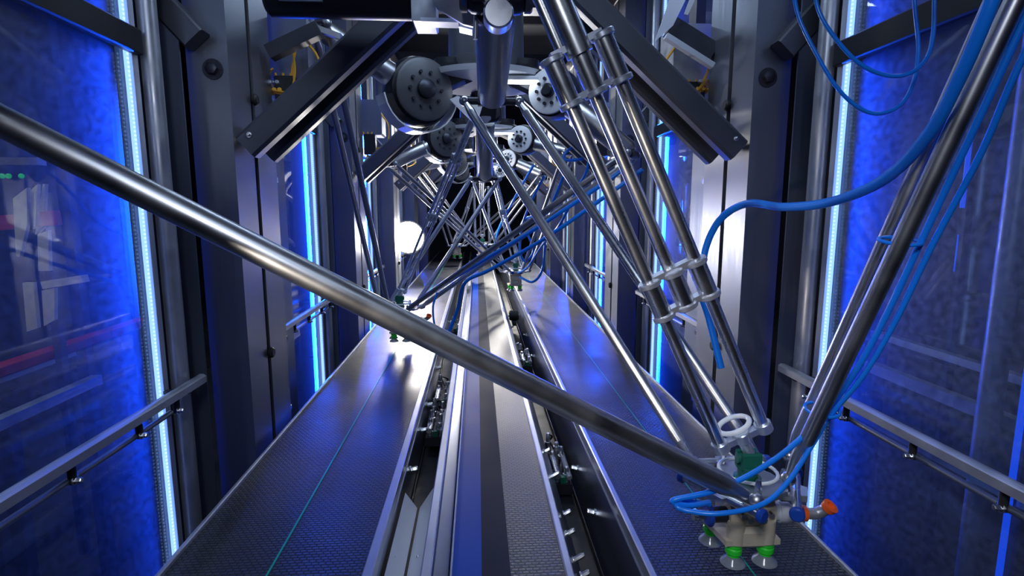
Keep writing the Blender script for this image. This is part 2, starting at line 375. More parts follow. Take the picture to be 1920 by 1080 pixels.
    # outward brace
    p = V((X(.93), 1.835, 1.36)); q = V((X(1.32), 1.835, 1.80)); d = (q-p).normalized(); nrm = V((-d.z, 0, d.x))
    ob = MB().beam(p, q, .06, .075, nrm, .006).build('outward_brace', 'steel_brace', loc=tuple(p)); tag(ob, '', 'brace', 'short outward braces on the %s side' % side)
    out.append((ob, 'short dark brace leaning outward above the %s column, %%s' % side))
    # hose riser
    k = thing('air_riser', (X(.90), 2.275, FZ), '', 'pipe', 'blue air risers on the %s side' % side)
    MB().tube([(X(.90), 2.275, FZ), (X(.90), 2.275, .2), (X(.895), 2.275, .8), (X(.90), 2.275, 1.3)], .012).build('hose', 'hose_blue', k)
    for z in (.0, .3, .62, .95, 1.2):
        MB().box((X(.872), 2.255, z), (X(.925), 2.295, z+.022), .003).build('clip', 'chrome' if z != .3 else 'steel_dark', k)
    out.append((k, 'blue vertical air hose clipped behind the column, %s side, %%s' % side))
    # terminal box and loose wires high up behind column
    w = thing('junction_box', (X(.80), 2.42, 1.34), '', 'box', 'wiring boxes high on the %s side' % side)
    bx(MB(), .74, .90, 2.33, 2.50, 1.36, 1.60, .01).build('enclosure', 'steel_panel' if s < 0 else 'galvanised', w)
    bx(MB(), .78, .86, 2.28, 2.34, 1.22, 1.36, .006).build('plug_block', 'black_paint', w)
    for i in range(3):
        x = .79+.03*i
        MB().tube([(X(x), 2.30, 1.24), (X(x-.01), 2.29, 1.17+.02*i), (X(x+.03), 2.28, 1.14), (X(x+.05-.03*i), 2.31, 1.22), (X(x+.02), 2.33, 1.38)], .0045).build('wire', 'yellow_wire', w)
    MB().tube([(X(.74), 2.33, 1.5), (X(.69), 2.30, 1.42), (X(.70), 2.29, 1.30), (X(.78), 2.30, 1.26)], .005).build('wire', 'yellow_wire', w)
    for i in range(3):
        MB().cyl((X(.77+.035*i), 2.29, 1.20), (X(.77+.035*i), 2.28, 1.165), .011, n=10).build('gland', 'chrome', w)
    MB().box((X(.84), 2.36, 1.58), (X(.88), 2.44, 2.2)).build('hanger', 'steel_dark', w)
    out.append((w, 'grey junction box with yellow wires behind the brace, %s side, %%s' % side))
    for o, lab in out: o['label'] = lab % ORD[0]
    for k_ in range(1, 5):
        for o, lab in out: dup(o, (0, 1.7*k_, 0), lab % ORD[k_])
bay('left'); bay('right')

# roof frame: two long girders on the columns and a cross girder over each robot
for s, sd in ((-1, 'left'), (1, 'right')):
    tag(MB().box((CX+s*.86, .2, 2.2), (CX+s*.98, 10.6, 2.34), .01).build('girder', 'steel_dark'), 'long dark girder along the top of the %s columns' % sd, 'girder')
RY = [1.05, 2.75, 4.45, 6.15, 7.85]
for k, y in enumerate(RY):
    tag(MB().box((CX-.98, y-.09, 2.34), (CX+.98, y+.09, 2.46), .01).build('cross_girder', 'steel_dark'), 'dark cross girder carrying the robot %s' % ORD[k], 'girder', 'cross girders over the robots')

# ------------------------------------------------------------------ delta robots
def polar(c, ang, r, z): return V((c[0]+math.cos(ang)*r, c[1]+math.sin(ang)*r, z))
def robot(Yc, plat, arms, label, tele=None, full=True, rot=0, gz=.06):
    c = (.05, Yc); T = thing('delta_robot', (.05, Yc, 1.5), label, 'robot', 'delta robots hanging down the tunnel')
    MB().lathe((.05, Yc, 1.47), (0, 0, 1), [(0, .20), (.03, .21), (.06, .21), (.07, .18), (.40, .175), (.44, .22), (.50, .22)], 36).build('housing', 'housing_grey', T)
    MB().lathe((.05, Yc, 1.43), (0, 0, 1), [(0, .19), (.008, .30), (.030, .31), (.040, .22)], 40).build('base_ring', 'white_enamel', T)
    MB().box((-.12, Yc-.16, 1.97), (.22, Yc+.16, 2.0)).build('mounting_plate', 'steel_dark', T)
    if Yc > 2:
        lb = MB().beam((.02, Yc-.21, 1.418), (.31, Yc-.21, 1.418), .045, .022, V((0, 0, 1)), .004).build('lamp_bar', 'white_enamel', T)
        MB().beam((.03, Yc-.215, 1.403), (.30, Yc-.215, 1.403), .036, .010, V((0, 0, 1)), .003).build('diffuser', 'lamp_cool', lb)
    for dx in (-.12, .12): MB().cyl((.05+dx, Yc, 2.0), (.05+dx, Yc, 2.34), .03, n=14).build('hanger', 'steel_dark', T)
    PL = V(plat); hubz = 1.36
    for name, (ang, r, z, pr) in arms.items():
        a = math.radians(ang); rad = V((math.cos(a), math.sin(a), 0)); tan = V((-math.sin(a), math.cos(a), 0))
        hub = polar(c, a, .36, hubz); el = polar(c, a, r, z)
        # motor with flange discs either side, gearbox to the base
        ms = {'left': 1.35, 'back': .42}.get(name, 1.)
        mo = MB().lathe(hub-tan*.07, tan, [(0, .085*ms), (.012, .105*ms), (.05, .112*ms), (.09, .112*ms), (.128, .105*ms), (.14, .085*ms)], 32).build('motor', 'black_paint', T)
        for sg in (-1, 1):
            fl = MB().lathe(hub+tan*.07*sg, tan*sg, [(0, .098*ms), (.014, .098*ms), (.018, .09*ms)], 36).build('motor_flange', 'white_enamel' if name == 'right' else 'housing_grey', mo)
            m = MB()
            for i in range(10):
                t = 2*PI*i/10; m.cyl(hub+tan*.088*sg+(rad*math.cos(t)+V((0, 0, 1))*math.sin(t))*.055*ms, hub+tan*.098*sg+(rad*math.cos(t)+V((0, 0, 1))*math.sin(t))*.055*ms, .0075, n=8)
            m.lathe(hub+tan*.088*sg, tan*sg, [(0, .03*ms), (.02, .03*ms), (.03, .02*ms)], 16)
            if name != 'back': m.build('bolt_ring', 'steel_dark', fl)
        g = MB(); g.beam(hub-rad*.02+V((0, 0, .02)), hub-rad*.24+V((0, 0, .13)), .15, .12, V((0, 0, 1)), .02); g.cyl(hub-rad*.16+V((0, 0, .05)), hub-rad*.16+V((0, 0, .16)), .07, n=16)
        g.build('gearbox', 'black_paint', T)
        MB().beam(hub-rad*.03+tan*.077+V((0, 0, -.03)), hub-rad*.2+tan*.077+V((0, 0, .055)), .006, .02).build('blue_band', 'valve_blue', T)
        # curved splash guard below the motor
        m = MB(); n = 12
        pts = []
        for i in range(n+1):
            t = PI*1.05+PI*.9*i/n; pts.append((math.cos(t), math.sin(t)))
        for i in range(n):
            q0 = hub+(rad*pts[i][0]+V((0, 0, 1))*pts[i][1])*.175; q1 = hub+(rad*pts[i+1][0]+V((0, 0, 1))*pts[i+1][1])*.175
            nr = (hub-(q0+q1)/2).normalized()
            m.beam(q0, q1+(q1-q0)*.06, .10, .006, nr)
        if name == 'left': m.build('splash_guard', 'white_enamel', T)
        # upper arm
        ua = MB(); dd = (el-hub); L = dd.length
        ua.lathe(hub+dd*.12, dd, [(0, .050), (.02, .053), (L*.82, .045), (L*.86, .030)], 28)
        ua = ua.build('upper_arm', 'rod_steel', T)
        if name == 'back': MB().lathe(hub+V((0, .02, -.02)), (0, -1, .25), [(0, .030), (.05, .040), (.075, .040), (.085, .034), (.089, .01)], 24).build('shoulder_cap', 'white_enamel', ua)
        else: MB().lathe(hub+tan*-.075, tan, [(0, .05), (.01, .058), (.14, .058), (.15, .05)], 24).build('shoulder_joint', 'chrome', ua)
        w = .088
        cb = MB(); cb.cyl(el-tan*(w+.012), el+tan*(w+.012), .012, n=14, bev=.003); cb.beam(el-tan*.045, el+tan*.045, .035, .03, V((0, 0, 1)), .006); cb.build('elbow_bar', 'steel_dark', ua)
        # parallel rods
        for sg in ((-1, 1) if pr is None else pr):
            e = el+tan*w*sg; f = PL+rad*.10+tan*w*.95*sg+V((0, 0, .0))
            dv = (f-e).normalized(); rr = .0145
            rod = MB(); rod.ball(e, .017); rod.ball(f, .016); rod.cyl(e+dv*.012, e+dv*.05, .009, rr); rod.cyl(e+dv*.05, f-dv*.06, rr, n=18); rod.cyl(f-dv*.06, f-dv*.015, rr, .009)
            rod.build('rod', 'rod_pale' if name == 'back' else 'rod_steel', T)
    # telescoping rotation shaft: three guide rods and two clamp blocks
    top = V((.05, Yc, 1.43)); bot = PL+V((0, 0, .07)); ax = (bot-top).normalized(); L = (bot-top).length
    sx = V((1, 0, 0)); sx = (sx-ax*sx.dot(ax)).normalized(); sy_ = ax.cross(sx)
    offs = [-.052, 0, .052] if tele else [-.02, .0, .02]
    a0, a1 = tele if tele else (.28*L, .62*L)
    MB().cyl(top-ax*.02, top+ax*(a0+.02), .026 if tele else .018, n=20).build('telescopic_tube', 'chrome', T)
    if tele: MB().cyl(top-ax*.02-sx*.028-sy_*.01, top+ax*(a0)-sx*.028-sy_*.01, .011, n=14).build('guide_rod', 'chrome', T)
    for k, o_ in enumerate(offs):
        q = sx*o_+sy_*(0 if k != 1 else -.012)
        MB().cyl(top+ax*a0+q, top+ax*a1+q+ax*(.0 if k == 1 else L-a1-.03), .0135 if tele else .008, n=16).build('guide_rod', 'chrome' if tele else 'rod_pale', T)
    for j, (s0, ln) in enumerate(((a0, .10), (a1-.09, .09))):
        if not tele: ln *= .5
        cb = MB()
        for e in (0, ln-.012):
            p0 = top+ax*(s0+e)
            for o_ in offs: cb.cyl(p0+sx*o_, p0+sx*o_+ax*.012, .024 if tele else .013, n=18, bev=.002)
            cb.beam(p0+sx*offs[0], p0+sx*offs[2], .012, .024, sy_)
        cb = cb.build('clamp_plate', 'rail_steel', T)
        sl = MB()
        for o_ in offs: sl.cyl(top+ax*(s0+.006)+sx*o_, top+ax*(s0+ln-.006)+sx*o_, .0195 if tele else .010, n=18)
        sl.build('bushing', 'chrome', cb)
        if tele:
            for o_ in offs: bolt(cb, top+ax*(s0+.006)+sx*o_-sy_*.024, -sy_, .005, .01)
    lp = MB(); pe = top+ax*(L-.045)
    for o_ in offs: lp.cyl(pe+sx*o_-ax*.012, pe+sx*o_+ax*.012, .019 if tele else .012, n=16, bev=.002)
    lp.beam(pe+sx*offs[0], pe+sx*offs[2], .014, .020, sy_); lp.cyl(pe, bot+ax*.0, .013, n=14); lp.build('lower_clamp', 'rail_steel', T)
    if tele:
        tor = [pe-ax*.015+(sx*math.cos(2*PI*i/24)*.036+sy_*math.sin(2*PI*i/24)*.030)-sy_*.03 for i in range(25)]
        MB().tube(tor, .006, 10, 1).build('clamp_ring', 'white_enamel', T)
    # universal joint + platform + gripper
    u = V((0, 0, 1))
    pf = MB(); n = 18; ring = []
    for i in range(n):
        t = 2*PI*i/n; rr = .075+.055*max(0, math.cos(3*(t-PI/2)))
        ring.append(PL+V((math.cos(t)*rr, math.sin(t)*rr, -.008)))
    pf.plate(ring, (0, 0, .014)); pf = pf.build('platform', 'rail_steel', T)
    for k in range(3):
        a = math.radians((90, 210, 330)[k]); rad = V((math.cos(a), math.sin(a), 0)); tan = V((-rad.y, rad.x, 0))
        MB().cyl(PL+rad*.10-tan*.10, PL+rad*.10+tan*.10, .010, n=12, bev=.002).build('ball_bar', 'chrome', pf)
        for sg in (-1, 1): MB().cyl(PL+rad*.10+tan*sg*.092, PL+rad*.10+tan*sg*.106, .015, n=14, bev=.003).build('joint_cap', 'valve_blue', pf)
    m = MB(); tor = [PL+V((math.cos(2*PI*i/24)*.062, math.sin(2*PI*i/24)*.062, .028)) for i in range(25)]; m.tube(tor, .004, 8, 1)
    m.build('cable_ring', 'white_enamel', pf)
    m = MB().lathe(PL+V((0, 0, .006)), u, [(0, .030), (.008, .030), (.010, .022), (.028, .022), (.030, .026), (.036, .026)], 18); m.beam(PL+V((-.022, -.014, .054)), PL+V((.022, -.014, .054)), .010, .040, u, .004); m.beam(PL+V((-.022, .014, .054)), PL+V((.022, .014, .054)), .010, .040, u, .004); m.cyl(PL+V((-.027, 0, .058)), PL+V((.027, 0, .058)), .011, n=12)
    m.build('universal_joint', 'dark_green', pf)
    if full:
        for i in range(7):
            m = MB(); a = 2*PI*i/7; q = PL+V((math.cos(a)*.085, math.sin(a)*.085, .006)); m.lathe(q, u, [(0, .008), (.012+.008*(i % 3), .008), (.022+.01*(i % 3), .005)], 8); m.build('cap_screw', 'chrome', pf)
    gr = MB(); gb = PL.z-.012; zb = gz+.050
    gr.lathe(V((PL.x, PL.y, gb)), -u, [(0, .05), (.012, .05), (.014, .036), (.03, .036)], 20)
    gr.beam(V((PL.x-.052, PL.y, gb-.050)), V((PL.x+.052, PL.y, gb-.050)), .080, .060, u, .012); gr.beam(V((PL.x-.030, PL.y-.012, gb-.10)), V((PL.x+.030, PL.y-.012, gb-.10)), .07, .05, u, .010)
    gr.plate([(PL.x-.062, PL.y-.045, zb-.002), (PL.x+.062, PL.y-.045, zb-.002), (PL.x+.062, PL.y+.05, zb-.002), (PL.x-.05, PL.y+.075, zb-.002), (PL.x-.075, PL.y+.06, zb-.002)], (0, 0, .013))
    gr.cyl((PL.x-.035, PL.y-.03, gb-.06), (PL.x-.035, PL.y-.03, zb), .020, n=14); gr.cyl((PL.x+.035, PL.y-.03, gb-.06), (PL.x+.035, PL.y-.03, zb), .020, n=14)
    gr = gr.build('gripper_body', 'beige_plastic', T)
    for (dx, dy) in ((-.036, -.028), (.038, -.028), (-.052, .055), (.045, .04)):
        q = V((PL.x+dx, PL.y+dy, gz+.05))
        b = MB().lathe(q, -u, [(0, .012), (.003, .0175), (.010, .018), (.013, .015), (.016, .018), (.026, .018), (.030, .014), (.034, .014)], 20).build('bellows', 'green_rubber', gr)
        MB().lathe(q-u*.033, -u, [(0, .013), (.006, .015), (.014, .025), (.020, .0275), (.021, .025), (.010, .010)], 24).build('suction_cup', 'cup_clear', b)
    if full:
        p = V((PL.x+.05, PL.y-.01, gb-.056)); x = V((1, -.10, -.03)).normalized()
        MB().lathe(p, x, [(0, .019), (.02, .019), (.021, .023), (.045, .023), (.046, .017), (.062, .017)], 20).build('air_inlet', 'sheet_steel', gr)
        MB().lathe(p+x*.062, x, [(0, .0155), (.012, .0155)], 18).build('blue_collar', 'valve_blue', gr)
        MB().lathe(p+x*.074, x, [(0, .0175), (.009, .0175)], 18).build('orange_collar', 'orange_plastic', gr)
        MB().tube([p+x*.082, p+x*.10, p+x*.110+V((0, 0, .003)), p+x*.118+V((.003, -.004, .012)), p+x*.121+V((.004, -.008, .020))], .0125, 14).build('elbow_fitting', 'galvanised', gr)
        q = p+x*.121+V((.004, -.008, .018))
        orr = MB(); dr = V((.35, -.45, .8)).normalized(); orr.lathe(q, dr, [(0, .0155), (.012, .017), (.013, .009), (.004, .008)], 22); orr.build('orange_release_ring', 'orange_plastic', gr)
        p = V((PL.x-.05, PL.y-.015, gb-.055))
        MB().cyl(p, p+V((-.035, 0, 0)), .018, n=16, bev=.003).build('valve_stem', 'steel_dark', gr)
        MB().cyl(p+V((-.035, 0, 0)), p+V((-.048, 0, 0)), .026, n=20, bev=.004).build('blue_disc', 'valve_blue', gr)
        MB().lathe(p+V((-.048, 0, 0)), (-1, 0, 0), [(0, .010), (.018, .010), (.022, .014), (.03, .012)], 12).build('knurled_knob', 'chrome', gr)
        for i in range(5): MB().cyl((PL.x-.03+.016*i, PL.y-.042, gb-.04-.01*(i % 2)), (PL.x-.03+.016*i, PL.y-.055, gb-.04-.01*(i % 2)), .006, n=8).build('screw', 'chrome', gr)
    return T
A = lambda ang, r, z, pr=None: (ang, r, z, pr)
P1 = at(1395, 893, Y=1.14); P1 = V((.605, 1.13, .235))
r1 = robot(RY[0], P1, {'back': A(90, .78, 1.19), 'left': A(211, .82, 1.09, ()), 'right': A(340, .80, 1.20, ())},
           'nearest delta robot, gripper with green suction cups low at right', tele=(.31, .88))
# the big left rod of the nearest robot, seen end to end across the picture
e, f = at(-95, 178, t=.76), at(1418, 938, t=1.14)
dv = (f-e).normalized()
m = MB(); m.ball(e, .02); m.cyl(e, f-dv*.09, .0225, n=32); m.cyl(f-dv*.09, f-dv*.03, .0225, .011, n=24); m.ball(f, .016)
m.build('thick_rod', 'rod_steel', r1)
for (e, f) in ((at(1892, -60, t=.88), at(1480, 855, t=1.27)), (at(1934, -60, t=.80), at(1478, 898, t=1.20))):
    dv = (f-e).normalized(); m = MB(); m.ball(e, .017); m.ball(f, .016); m.cyl(e+dv*.012, f-dv*.06, .0155, n=24); m.cyl(f-dv*.06, f-dv*.01, .0155, .009); m.build('rod', 'rod_steel', r1)
c = at(935, 22, Y=1.33); MB().lathe(c, (0, 1, 0), [(0, .031), (.004, .035), (.05, .035), (.055, .03)], 28).build('shoulder_cap', 'rod_pale', r1)
P2 = V((-.475, 3.32, .25))
r2 = robot(RY[1], P2, {'back': A(90, .70, 1.03), 'left': A(210, .77, 1.56), 'right': A(330, .72, 1.08)},
           'second delta robot from the camera, gripper over the left belt', gz=.05)
P3 = V((.35, 5.05, .27))
r3 = robot(RY[2], P3, {'back': A(90, .72, 1.10), 'left': A(210, .77, 1.16), 'right': A(330, .72, 1.25)},
           'third delta robot from the camera, gripper above the right gap', full=False, gz=.09)
r4 = robot(RY[3], V((.06, 6.5, .42)), {'back': A(90, .72, 1.10), 'left': A(210, .77, 1.25), 'right': A(330, .74, 1.2)},
           'fourth delta robot from the camera, gripper over the blue strip', full=False, gz=.24)
r5 = robot(RY[4], V((-.3, 8.1, .3)), {'back': A(90, .72, 1.15), 'left': A(210, .77, 1.2), 'right': A(330, .74, 1.1)},
           'farthest delta robot, small at the end of the tunnel', full=False, gz=.12)

# ------------------------------------------------------------------ hoses
def hose(pts, r, label, name='air_hose', mat='hose_blue', cat='hose', n=12):
    o = MB().tube([at(p[0], p[1], t=p[2]) if len(p) == 3 and not isinstance(p, V) else p for p in pts], r, n, 8).build(name, mat); tag(o, label, cat); return o
hose([(1880, -60, .78), (1853, 20, .80), (1802, 140, .85), (1742, 250, .92), (1660, 335, 1.03), (1560, 378, 1.18), (1470, 388, 1.35), (1400, 382, 1.5), (1350, 412, 1.62), (1322, 470, 1.68), (1315, 545, 1.7), (1330, 600, 1.7), (1352, 690, 1.7)],
     .0105, 'thick blue hose swinging across from the top right to the nearest robot shaft')
hose([(1485, -40, 1.0), (1497, 30, 1.0), (1530, 100, 1.0), (1570, 165, 1.0), (1612, 203, 1.0), (1650, 213, 1.0), (1690, 195, 1.0), (1714, 150, 1.0), (1722, 90, 1.0), (1716, 20, 1.0), (1712, -40, 1.0)],
     .0035, 'thin blue hose in the lower hanging loop at top right')
hose([(1525, -40, .95), (1535, 20, .95), (1565, 70, .95), (1610, 118, .95), (1660, 141, .95), (1705, 138, .95), (1738, 108, .95), (1750, 60, .95), (1752, 0, .95), (1752, -40, .95)],
     .0035, 'thin blue hose in the upper hanging loop at top right')
# hoses strapped to the right rods of the nearest robot
a_e = P1+V((.10, -.06, .02)); rgt = math.radians(330)
def rt(v, off=.0): return 1/(.80+.435*(880-v)/940)-off
hose([(u, v, rt(v, .02)) for u, v in ((1960, -50), (1938, 0), (1878, 130), (1813, 270), (1728, 450), (1662, 590), (1608, 690))]+[(1552, 768, 1.17), (1490, 832, 1.15), (1420, 882, 1.13), (1340, 920, 1.12), (1262, 938, 1.12), (1290, 948, 1.13), (1330, 942, 1.16)],
     .0058, 'blue hose strapped along the right rods, looping left over the nearest gripper')
hose([(u, v, rt(v, .03)) for u, v in ((1985, -30), (1960, 20), (1898, 150), (1838, 290), (1748, 460), (1680, 600), (1618, 705))]+[(1558, 778, 1.16), (1522, 835, 1.15), (1480, 900, 1.12), (1430, 945, 1.10), (1350, 963, 1.09), (1290, 958, 1.11), (1268, 948, 1.12), (1285, 938, 1.14), (1330, 946, 1.16)],
     .0052, 'blue hose strapped along the right rods, lower loop in front of the nearest gripper')
for (u, v, t, lab) in ((1552, 768, 1.17, 'blue cable tie holding the hoses, lower on the right rods'), (1700, 452, .995, 'blue cable tie holding the hoses, halfway up the right rods')):
    c = at(u, v, t=t); c2 = c+CR*-.012
    pts = [c2+(CR*math.cos(2*PI*i/16)*.034+CU*math.sin(2*PI*i/16)*.010+CF*math.sin(2*PI*i/16)*.03) for i in range(17)]
    tag(MB().tube(pts, .0035, 8, 1).build('cable_tie', 'hose_blue'), lab, 'tie')
# second robot: hose pair along right rods, drop hose
hose([(1185, 305, 2.42), (1120, 352, 2.5), (1010, 425, 2.7), (900, 492, 2.95), (830, 535, 3.15), (790, 560, 3.22), (768, 580, 3.25)], .010, 'blue hose running along the right rods of the second robot')
hose([(1205, 318, 2.4), (1130, 372, 2.5), (1020, 448, 2.7), (920, 505, 2.9), (872, 530, 3.0), (858, 580, 3.1), (842, 622, 3.15)], .010, 'blue hose leaving the second robot rods and dropping to the left gap')
hose([(820, 548, 3.15), (812, 575, 3.15), (815, 610, 3.15), (825, 630, 3.15)], .006, 'thin pale blue tube hanging below the second robot rods')
# loops at third robot
hose([(1110, 300, 3.6), (1100, 282, 3.6), (1075, 276, 3.6), (1058, 290, 3.6), (1062, 300, 3.6), (1090, 298, 3.6), (1104, 288, 3.6), (1100, 320, 3.6), (1085, 350, 3.7), (1050, 420, 3.9), (1020, 455, 4.3), (990, 500, 4.75), (972, 512, 4.98)], .010, 'coiled blue hose loop high in front of the third robot')
hose([(1060, 320, 4.2), (1040, 370, 4.3), (1025, 400, 4.4), (985, 410, 4.6), (978, 430, 4.7), (1000, 405, 4.7), (1020, 430, 4.7), (1018, 500, 4.75), (1000, 528, 4.8), (975, 520, 4.9)], .011, 'blue hose hanging in a big loop beside the third robot gripper')
hose([(1020, 330, 4.3), (1000, 370, 4.4), (980, 420, 4.6), (975, 470, 4.8), (985, 490, 4.85), (1000, 470, 4.8), (990, 440, 4.8)], .010, 'twisted blue hose just left of the third robot loop')
hose([(1000, 310, 4.6), (960, 380, 5.0), (935, 430, 5.4), (925, 470, 5.8), (915, 480, 6.1)], .012, 'blue hose slanting down to the fourth robot gripper')

# ------------------------------------------------------------------ overhead equipment at the top of the picture
t = thing('air_cylinder', tuple(at(640, 15, Y=1.62)), 'black horizontal air cylinder with a pale label, top left of centre', 'cylinder')
a, b = at(500, -8, Y=1.62), at(782, -2, Y=1.62); b.z = a.z
MB().cyl(a, b, .055, n=28, bev=.01).build('barrel', 'black_paint', t)
c0 = a.lerp(b, .12); c1 = a.lerp(b, .40)
MB().box((c0.x, c0.y-.060, c0.z-.03), (c1.x, c0.y-.050, c0.z+.035)).build('label', 'label_white', t)
MB().box((b.x-.01, b.y-.06, b.z-.075), (b.x+.055, b.y+.05, b.z+.07), .005).build('end_block', 'galvanised', t)
MB().box((b.x-.005, b.y-.05, b.z+.05), (b.x+.03, b.y+.04, 2.5)).build('hanger', 'steel_dark', t)
t = thing('mounting_bracket', tuple(at(850, 40, Y=1.5)), 'pale machined bracket with bright edges beside the nearest upper arm', 'bracket')
MB().plate([at(795, -30, Y=1.5), at(820, 15, Y=1.5), at(868, 45, Y=1.5), at(896, 52, Y=1.5), at(896, -30, Y=1.5)], (0, .012, 0)).build('gusset', 'sheet_steel', t)
MB().beam(at(790, 42, Y=1.58), at(860, 44, Y=1.58), .05, .010).build('ledge', 'rail_steel', t)
MB().beam(at(862, 52, Y=1.56), at(886, 58, Y=1.56), .05, .010).build('ledge', 'rail_steel', t)
MB().cyl(at(893, 0, Y=1.46), at(891, 74, Y=1.46), .006, n=12).build('pin', 'rail_steel', t)
MB().box(tuple(at(850, -30, Y=1.52)), tuple(at(885, -30, Y=1.52)+V((0, .03, .6)))).build('hanger', 'steel_dark', t)
# pale triangular plate where the back arm of the second robot shows
t = MB().plate([at(843, 186, Y=2.3), at(858, 180, Y=2.3), at(905, 196, Y=2.3), at(896, 226, Y=2.3), at(884, 226, Y=2.3)], (0, .02, 0)).build('arm_plate', 'white_enamel', r2)

# pale folded guards top right, between brace and column
t = thing('folded_guard', tuple(at(1260, 60, Y=2.17)), 'pale folded sheet guards above the right brace', 'guard')
MB().plate([at(1228, 78, Y=2.17), at(1262, -20, Y=2.17), at(1300, -30, Y=2.17), at(1262, 48, Y=2.17)], (0, .004, 0)).build('sheet', 'sheet_steel', t)
MB().plate([at(1283, 26, Y=2.12), at(1300, -20, Y=2.12), at(1312, -20, Y=2.12), at(1290, 28, Y=2.12)], (0, .004, 0)).build('sheet', 'sheet_steel', t)
MB().beam(at(1248, 68, Y=2.15), at(1336, 124, Y=2.15), .03, .02).build('ledge', 'sheet_steel', t)
MB().beam(at(1255, 50, Y=2.22), at(1335, 100, Y=2.22), .05, .07).build('dark_arm', 'steel_dark', t)
MB().box(tuple(at(1270, -20, Y=2.18)), tuple(at(1290, -20, Y=2.18)+V((0, .03, .75)))).build('hanger', 'steel_dark', t)
t = thing('folded_guard', tuple(at(540, 100, Y=2.17)), 'dark folded guard behind the left brace', 'guard')
MB().beam(at(505, 100, Y=2.16), at(600, 55, Y=2.16), .05, .05).build('sheet', 'steel_dark', t)
MB().beam(at(590, 52, Y=2.18), at(640, 70, Y=2.18), .03, .02).build('ledge', 'galvanised', t)
MB().box(tuple(at(590, 40, Y=2.18)), tuple(at(605, 40, Y=2.18)+V((0, .03, .8)))).build('hanger', 'steel_dark', t)

for sd, pts, lab in (('left', ((548, 88), (553, 130), (549, 160), (540, 172), (515, 170), (497, 162), (498, 142), (512, 128)), 'loose yellow wires behind the left brace near the column'),
                     ('right', ((1330, 110), (1326, 140), (1315, 160), (1298, 178), (1310, 168), (1328, 150), (1334, 160)), 'loose ochre wires behind the right brace near the column')):
    t = thing('wire_bundle', tuple(at(*pts[0], Y=2.27)), lab, 'wire')
    for k in range(3): MB().tube([at(u+3*k*(-1)**i, v+4*k, Y=2.27+.012*k) for i, (u, v) in enumerate(pts)], .004, 8).build('wire', 'yellow_wire', t)
    for k in range(5): p = at(pts[4][0]+5*k-8, pts[4][1]+6-14*(k % 2), Y=2.3); MB().cyl(p, p+V((.004, -.03, .012)), .009, n=10, bev=.002).build('plug', 'chrome' if k % 2 else 'yellow_wire', t)

# flood lamp deep in the tunnel
L0 = at(765, 445, Y=5.78)
t = thing('flood_lamp', tuple(L0), 'blazing round flood lamp on the left side deep in the tunnel', 'lamp')
ax = (V((.25, .4, 1.0))-L0).normalized(); ax = V((.22, -1, .12)).normalized()
MB().lathe(L0+ax*.012, -ax, [(0, .175), (.05, .165), (.09, .09), (.11, .05)], 32).build('housing', 'black_paint', t)
MB().lathe(L0+ax*.014, ax, [(0, .16), (.014, .15), (.024, .08)], 32).build('lens', 'lamp_white', t)
MB().tube([L0-ax*.08, L0-ax*.1+V((-.03, 0, 0)), (-.86, 5.75, L0.z), (-.86, 5.66, L0.z)], .012, 10).build('bracket', 'steel_dark', t)

# ------------------------------------------------------------------ beyond the glass
t = thing('barrier_beam', (-2.0, 2.9, FZ), 'red painted horizontal beam beyond the left glass', 'beam')
p, q = at(-200, 762, X=-1.9), at(262, 585, X=-1.9); MB().beam(p, (p.x, q.y, p.z), .06, .05, V((0, 0, 1)), .008).build('beam', 'red_paint', t)
for y in (p.y+.3, q.y-.1): MB().box((p.x-.03, y-.03, FZ), (p.x+.03, y+.03, p.z-.025)).build('post', 'steel_dark', t)
t = thing('neighbour_frame', (-2.6, 2.3, FZ), 'cream upright plates and grey cross bars of a machine beyond the left glass', 'machine')
for pts, Y_ in ((((24, 372), (50, 352), (51, 420), (36, 482), (30, 480)), 2.36), (((56, 358), (70, 345), (66, 425), (58, 430)), 2.40),
                ((((84, 345)), (80, 345), (66, 440), (80, 425)), 2.44), (((70, 440), (90, 432), (92, 508), (72, 508)), 2.40), (((42, 530), (62, 530), (70, 615), (50, 622)), 2.38), (((78, 545), (102, 540), (102, 600), (82, 612)), 2.42)):
    MB().plate([at(u, v, Y=Y_) for u, v in pts], (0, .02, 0)).build('cream_plate', 'cream_paint', t)
a = at(62, 345, Y=2.47); b = at(75, 345, Y=2.47); MB().box((a.x, a.y, FZ), (b.x, a.y+.04, a.z)).build('upright', 'steel_dark', t)
a, b = at(0, 303, Y=2.4), at(78, 303, Y=2.4); MB().beam(a, b, .05, .03).build('cross_bar', 'galvanised', t)
a, b = at(-20, 420, Y=2.45), at(110, 408, Y=2.45); MB().beam(a, b, .03, .06).build('red_shelf', 'red_paint', t)
a, b = at(85, 534, Y=2.3), at(160, 522, Y=2.3); MB().beam(a, b, .04, .03).build('cross_bar', 'cream_paint', t)
a = at(100, 300, Y=2.8); MB().box((a.x, a.y, FZ), (a.x+.05, a.y+.05, 2.0)).build('post', 'steel_dark', t)
for u in (4, 16, 40): MB().ball(at(u, 330, Y=2.3), .010).build('indicator', 'indicator_green', t)
for i, (u0, v0, u1, v1, X_) in enumerate(((-100, 838, 182, 712, -1.5), (-100, 745, 165, 658, -2.2))):
    p, q = at(u0, v0, X=X_), at(u1, v1, X=X_)
    t = thing('floor_rail', (X_, (p.y+q.y)/2, FZ), ('lower' if i == 0 else 'upper')+' grey rail beyond the left glass, below the red beam', 'rail')
    MB().beam(p, (p.x, q.y, p.z), .04, .035).build('bar', 'galvanised', t)
    for y in (p.y+.2, q.y-.05): MB().box((X_-.02, y-.02, FZ), (X_+.02, y+.02, p.z-.015)).build('post', 'steel_dark', t)
